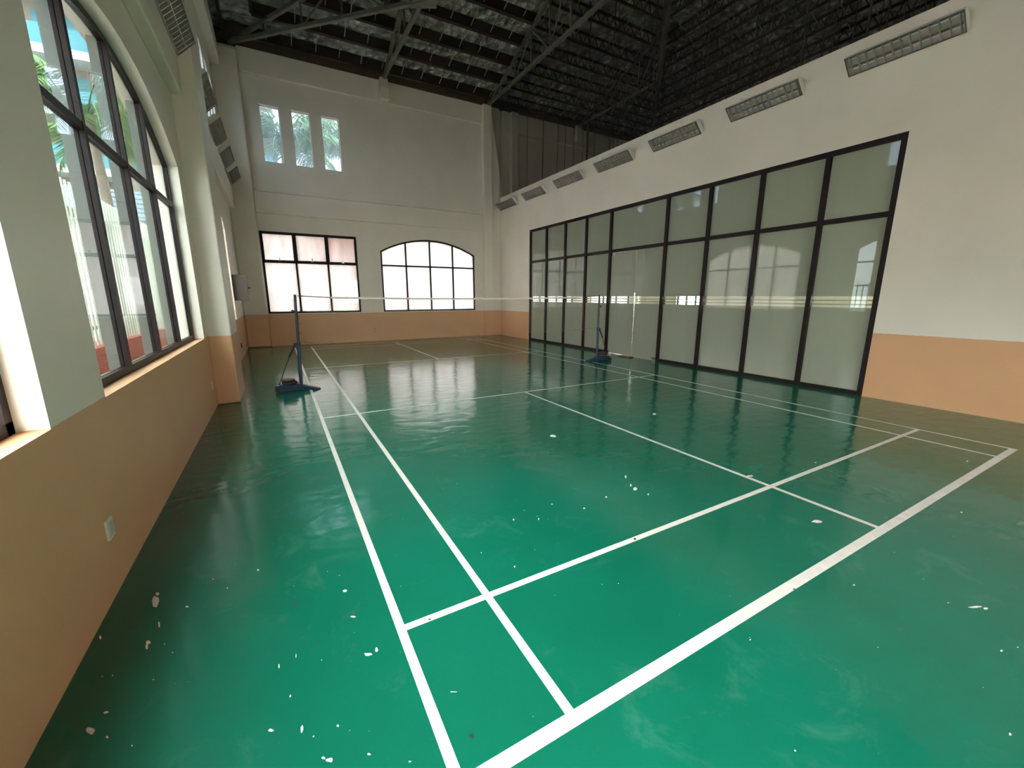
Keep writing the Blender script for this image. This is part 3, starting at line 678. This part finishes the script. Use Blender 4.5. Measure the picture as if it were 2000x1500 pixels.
# ---------------------------------------------------------------- badminton posts and net
def make_post():
    r = empty('badminton_post')
    # local +x points outward, away from the court; pole foot at x=0
    b = MB(); b.prism([(-.02, -.075, .006), (.36, -.075, .006), (.36, -.075, .105), (.02, -.075, .125), (-.02, -.075, .125)], (0, .15, 0))
    b.build('base_box', M_POSTB, r, bevel=.008)
    b = MB(); b.prism([(-.30, -.06, .0), (0, -.075, .0), (0, -.075, .10), (-.05, -.07, .085), (-.28, -.05, .02)], (0, .13, 0)); b.build('front_foot', M_POSTB, r, bevel=.006)
    for y in (-.085, .085):
        MB().lathe((.345, y-.014, .04), [(.04, 0), (.04, .028)], 16, 'Y').build('wheel', M_RUB, r, smooth=True)
    b = MB(); b.lathe((.17, 0, .12), [(.03, -.01), (.105, 0), (.115, .01), (.115, .035), (.10, .045), (.04, .045), (.035, .055), (.01, .055)], 28)
    b.build('weight_plate', M_PLATE, r, smooth=True)
    b = MB(); b.lathe((.19, .01, .172), [(.1, 0), (.108, .01), (.1, .03), (.03, .032)], 28); b.build('weight_plate', M_PLATE, r, smooth=True)
    MB().tube((0, 0, .1), (0, 0, .82), .027, 14).build('lower_pole', M_POSTB, r, smooth=True)
    MB().tube((0, 0, .80), (0, 0, 1.545), .022, 14).build('upper_pole', M_POSTD, r, smooth=True)
    b = MB(); b.lathe((0, 0, .74), [(.033, 0), (.033, .06)], 14); b.bar((0, 0, .77), (.07, 0, .77), .03, .03); b.build('collar', M_POSTD, r, smooth=True)
    b = MB(); b.tube((.05, 0, .765), (.15, 0, .56), .016, 8); b.tube((.14, 0, .58), (.32, 0, .11), .007, 6); b.build('brace', M_POSTD, r, smooth=True)
    b = MB(); b.bar((0, 0, 1.30), (.05, 0, 1.30), .02, .02); b.lathe((.05, -.015, 1.30), [(.022, 0), (.022, .03)], 10, 'Y'); b.build('winch', M_RUB, r, smooth=True)
    b = MB(); b.tube((.026, 0, 1.30), (.03, 0, 1.50), .003, 5); b.tube((.0, 0, 1.545), (0, 0, 1.56), .02, 10)
    for z in (.95, 1.1, 1.22): b.tube((-.026, 0, z), (-.045, 0, z), .005, 5)
    b.build('cord_hooks', M_POSTD, r)
    return r
pl = make_post(); pl.location = (-.115, 6.66, 0); pl.rotation_euler = (0, math.radians(-1.8), math.pi)
tag(pl, 'blue badminton net post with weight plates at the left sideline', 'net post', 'badminton net posts')
pr = copy_tree(pl); pr.location = (6.27, 6.68, 0); pr.rotation_euler = (0, 0, 0)
tag(pr, 'blue badminton net post standing before the glass doors', 'net post', 'badminton net posts')
net = empty('badminton_net', (3.1, 6.66, 0)); tag(net, 'fine badminton net with a pale top tape strung between the posts', 'net')
def nz(x): t = (x+.03)/6.28; return 1.535-.035*math.sin(math.pi*t)
xa, xb = .46, 5.55
b = MB(); K = 24
for i in range(K):
    x0, x1 = xa+(xb-xa)*i/K, xa+(xb-xa)*(i+1)/K
    b.hexa([(x0-3.1, -.006, nz(x0)-.032), (x0-3.1, .006, nz(x0)-.032), (x1-3.1, .006, nz(x1)-.032), (x1-3.1, -.006, nz(x1)-.032),
            (x0-3.1, -.006, nz(x0)), (x0-3.1, .006, nz(x0)), (x1-3.1, .006, nz(x1)), (x1-3.1, -.006, nz(x1))])
b.build('top_tape', M_TAPE, net)
b = MB(); b.path([(-.03-3.1, 0, 1.54), (xa-3.1, 0, nz(xa)-.014)], .007); b.path([(xb-3.1, 0, nz(xb)-.014), (6.26-3.1, 0, 1.54)], .007)
b.path([(-.02-3.1, 0, .80), (.1-3.1, 0, .78), (xa-3.1, 0, .78)], .0025, 4); b.path([(xb-3.1, 0, .78), (6.25-3.1, 0, .80)], .0025, 4)
b.build('net_cord', M_CORD, net)
b = MB(); x = xa-.4
def strand(p, q):
    p = Vector(p); q = Vector(q); d = (q-p).normalized(); u = d.cross(Vector((0, 1, 0)))*.0007; b.poly([p-u, q-u, q+u, p+u])
while x < xb+.4:
    strand((x-3.1, 0, .77), (x-3.1, 0, nz(x)-.03)); x += .04
z = .77
while z < 1.5:
    for i in range(12):
        x0, x1 = xa-.4+(xb-xa+.8)*i/12, xa-.4+(xb-xa+.8)*(i+1)/12; f = (z-.77)/.73
        strand((x0-3.1, 0, z+(nz(x0)-1.53)*f), (x1-3.1, 0, z+(nz(x1)-1.53)*f))
    z += .04
b.build('net_mesh', M_NET, net)
b = MB(); b.path([(xa-.4-3.1, 0, .77), (xb+.4-3.1, 0, .77)], .0025, 4); b.build('bottom_cord', M_NET, net)

# ---------------------------------------------------------------- outdoors
M_GROUND = mat('concrete_ground', (.36, .35, .32), .8, noise=.15, nscale=.7)
M_OUTW = mat('outdoor_white_wall', (.34, .34, .33), .8, noise=.08, nscale=1)
M_TEAL = mat('teal_glazing', (.05, .17, .20), .3, spec=.3)
M_BEIGE = mat('beige_render', (.20, .16, .12), .8, noise=.1, nscale=1)
M_SLAB = mat('white_balcony_slab', (.42, .42, .40), .7)
M_PANEL = frosted('whitish_fence_sheet', (.20, .20, .19), (.5, .5, .49), .85, .0, grime=.1)
M_DKG = mat('dark_fence_steel', (.03, .03, .032), .5)
M_PICK = mat('pale_fence_picket', (.42, .46, .38), .5)
M_REDB = mat('red_planter_brick', (.25, .05, .03), .8, noise=.2, nscale=9)
M_LOUV = mat('pale_blue_louvre', (.16, .24, .30), .6)
M_LEAF = mat('palm_leaf_green', (.085, .17, .035), .5, noise=.3, nscale=3)
M_TRUNK = mat('palm_trunk_bark', (.16, .13, .095), .9, noise=.25, nscale=8, bump=.4, bscale=20)
g = MB(); g.box(-60, XL-.3, -30, 80, -.35, -.06); g.box(XL-.3, 15.7, YF+.3, 80, -.35, -.06); g.box(XL-.3, 60, -30, YB-.3, -.35, -.06); g.box(15.7, 60, YB-.3, 80, -.35, -.06)
struct(g.build('ground', M_GROUND))
# fence along the left side of the hall
fr = empty('boundary_fence', (-3.3, 9, -.06)); tag(fr, 'pale picket fence with dark posts and a red base outside the left window', 'fence')
for i in range(8):
    y = -1+i*1.95
    MB().box(-.04, .04, y-.04, y+.04, 0, 3.1 if y > 0 else 2.1).build('fence_post', M_DKG, fr)
b = MB(); b.box(-.035, .035, -1, 12.7, 2.98, 3.10); b.box(-.035, .035, -1, 12.7, 1.0, 1.06); b.box(-.03, .03, -15, -1, 1.95, 2.0); b.build('fence_rail', M_DKG, fr)
b = MB(); y = -15
while y < 12.7: b.tube((.16, y, .1), (.16, y, 3.45 if y > -1 else 2.1), .018, 5); y += .17
tag(b.build('fence_pickets', M_PICK, fr), kind='stuff')
MB().box(-.15, .3, -15, 12.7, 0, .75).build('brick_plinth', M_REDB, fr)
# white annex building and louvred screen
an = empty('annex_building', (-5.6, 25, -.06)); tag(an, 'low white annex building with a grey roof beyond the fence', 'building')
MB().box(-3.5, 2.2, -1, 5, 0, 4.6).build('wall', M_OUTW, an)
MB().prism([(-3.7, -1.3, 4.6), (2.4, -1.3, 4.6), (2.4, -1.3, 4.75), (-3.7, -1.3, 5.1)], (0, 6.6, 0)).build('roof', mat('grey_roof_sheet', (.16, .16, .17), .7), an)
b = MB()
for i in range(9): b.box(-4.2, 2.2, 5.5, 5.56, 5.2+i*.24, 5.33+i*.24)
b.build('louvre_screen', M_LOUV, an); MB().box(-4.2, 2.2, 5.56, 9, 0, 7.2).build('screen_wall', M_OUTW, an)
# balcony tower
tw = empty('apartment_tower', (-10.5, 36, -.06)); tag(tw, 'tall apartment tower with teal glass balconies seen through the left window', 'building')
MB().box(-6, 5.2, 1.2, 14, 0, 42).build('tower_wall', M_BEIGE, tw)
for i in range(13):
    z = 2.6+3.15*i
    MB().box(-6, 2.6, -.4, 1.2, z, z+.45).build('balcony_slab', M_SLAB, tw)
    MB().box(-6, 2.5, -.38, -.34, z+.45, z+1.5).build('balcony_glass', M_TEAL, tw)
    MB().box(-5, -1.2, 1.12, 1.2, z+.5, z+2.7).build('window', M_TEAL, tw); MB().box(-.6, 1.4, 1.12, 1.2, z+.5, z+2.7).build('window', M_TEAL, tw)
    MB().box(2.9, 5.0, 1.05, 1.2, z+.3, z+2.3).build('window', M_TEAL, tw)
MB().box(2.2, 2.6, -.5, -.1, 0, 42).build('corner_column', M_SLAB, tw)
wg = empty('apartment_wing', (-2.2, 52, -.06)); tag(wg, 'blue glazed apartment wing behind the palms outside the left window', 'building')
MB().box(-2.2, 3.5, 0, 10, 0, 30).build('wing_wall', M_BEIGE, wg)
for i in range(9):
    z = 1.5+3.15*i; MB().box(-2.0, 3.3, -.1, 0, z, z+2.0).build('window_band', M_TEAL, wg); MB().box(-2.3, 3.6, -.5, 0, z+2.2, z+2.5).build('balcony_slab', M_SLAB, wg)
sg = bpy.data.curves.new('building_sign', 'FONT'); sg.body = 'JES'; sg.size = 1.1; sg.extrude = .04; sg.align_x = 'CENTER'
tmp = bpy.data.objects.new('t', sg); C.objects.link(tmp)
dg = bpy.context.evaluated_depsgraph_get(); me = bpy.data.meshes.new_from_object(tmp.evaluated_get(dg)); bpy.data.objects.remove(tmp)
me.name = 'building_sign'; me.materials.clear(); me.materials.append(mat('white_sign_letters', (.8, .8, .8), .5))
so_ = bpy.data.objects.new('building_sign', me); C.objects.link(so_); so_.location = (-9.45, 35.5, 6.2); so_.rotation_euler = (H, 0, 0)
tag(so_, 'white capital letters low on the apartment tower', 'sign')
# red awning and pale wall outside the far windows
gw = MB(); gw.box(-6, 20, 19, 19.2, -.06, 2.6); tag(gw.build('garden_wall', M_OUTW), 'pale garden wall outside the far windows', 'wall')
aw = MB(); aw.hexa([(.9, 14.9, 3.25), (3.4, 14.9, 3.25), (3.4, 16.4, 3.0), (.9, 16.4, 3.0), (.9, 14.9, 4.1), (3.4, 14.9, 4.1), (3.4, 16.4, 3.1), (.9, 16.4, 3.1)])
tag(aw.build('awning', mat('red_awning_canvas', (.6, .03, .03), .8)), 'red canvas awning behind the frosted far window', 'awning')

def palm(x, y, h, crown, label, seed, n=16):
    R_ = random.Random(seed); r = empty('palm_tree', (x, y, -.06)); tag(r, label, 'tree')
    b = MB(); px = 0; segs = 8; pr_ = None
    for i in range(segs):
        a_ = Vector((.25*math.sin(i*.3)*.6, .1*math.sin(i*.5), h*i/segs)); c_ = Vector((.25*math.sin((i+1)*.3)*.6, .1*math.sin((i+1)*.5), h*(i+1)/segs))
        b.tube(a_, c_, .17-.008*i, 10, .165-.008*i)
    top = c_; b.build('trunk', M_TRUNK, r, smooth=True)
    for k in range(n):
        f = MB(); az = 2*math.pi*k/n+R_.uniform(-.2, .2); el = R_.uniform(-.1, 1.15); Ln = crown*R_.uniform(.8, 1.1)
        dirh = Vector((math.cos(az), math.sin(az), 0)); side = Vector((-math.sin(az), math.cos(az), 0)); p = top.copy(); S_ = 16
        for s_ in range(S_):
            t = s_/S_; ang = el-1.9*t*t; q = p+(dirh*math.cos(ang)+Vector((0, 0, math.sin(ang))))*Ln/S_
            f.tube(p, q, .022*(1-t)+.005, 4, caps=False)
            ll = crown*.32*math.sin(math.pi*min(1, .12+t*.95))+.08
            for sd_ in (-1, 1):
                for m_ in range(3):
                    o_ = p+(q-p)*m_/3; tip = o_+(side*sd_*.8+dirh*.45+Vector((0, 0, -.35-.5*t+R_.uniform(-.15, .15))))*ll
                    wv = dirh*.014; f.poly([o_-wv, o_+wv, (o_+tip)/2+wv*1.2+Vector((0, 0, .02)), tip, (o_+tip)/2-wv*1.2+Vector((0, 0, .02))])
            p = q
        f.build('frond', M_LEAF, r)
    return r
palm(-4.6, 16.5, 6.6, 2.3, 'palm tree with drooping fronds outside the arched left window', 1)
palm(-5.6, 23, 7.4, 2.6, 'taller palm tree farther along outside the left window', 2)
palm(.35, 17.6, 7.0, 2.7, 'palm tree seen through the narrow far windows at the left', 3, 30)
palm(3.6, 22.5, 8.6, 3.6, 'palm tree seen through the rightmost narrow far window', 4, 30)
hs = empty('brick_house', (-11, 3, -.06)); tag(hs, 'brick house across the yard, mirrored in the glass partition', 'house')
MB().box(-4, 0, -8, 6, 0, 4.4).build('house_wall', mat('house_brick', (.32, .17, .10), .85, noise=.35, nscale=6, bump=.3, bscale=30), hs)
MB().prism([(-4.5, -8.5, 4.4), (.5, -8.5, 4.4), (-2, -8.5, 5.6)], (0, 15, 0)).build('roof', M_TEAL, hs)
for y in (-5.5, -1.5, 2.5): 
    f_ = MB().box(0, .06, y-.7, y+.7, 1.0, 2.9).build('window_surround', M_SLAB, hs); MB().box(.06, .08, y-.58, y+.58, 1.12, 2.78).build('pane', M_TEAL, f_)
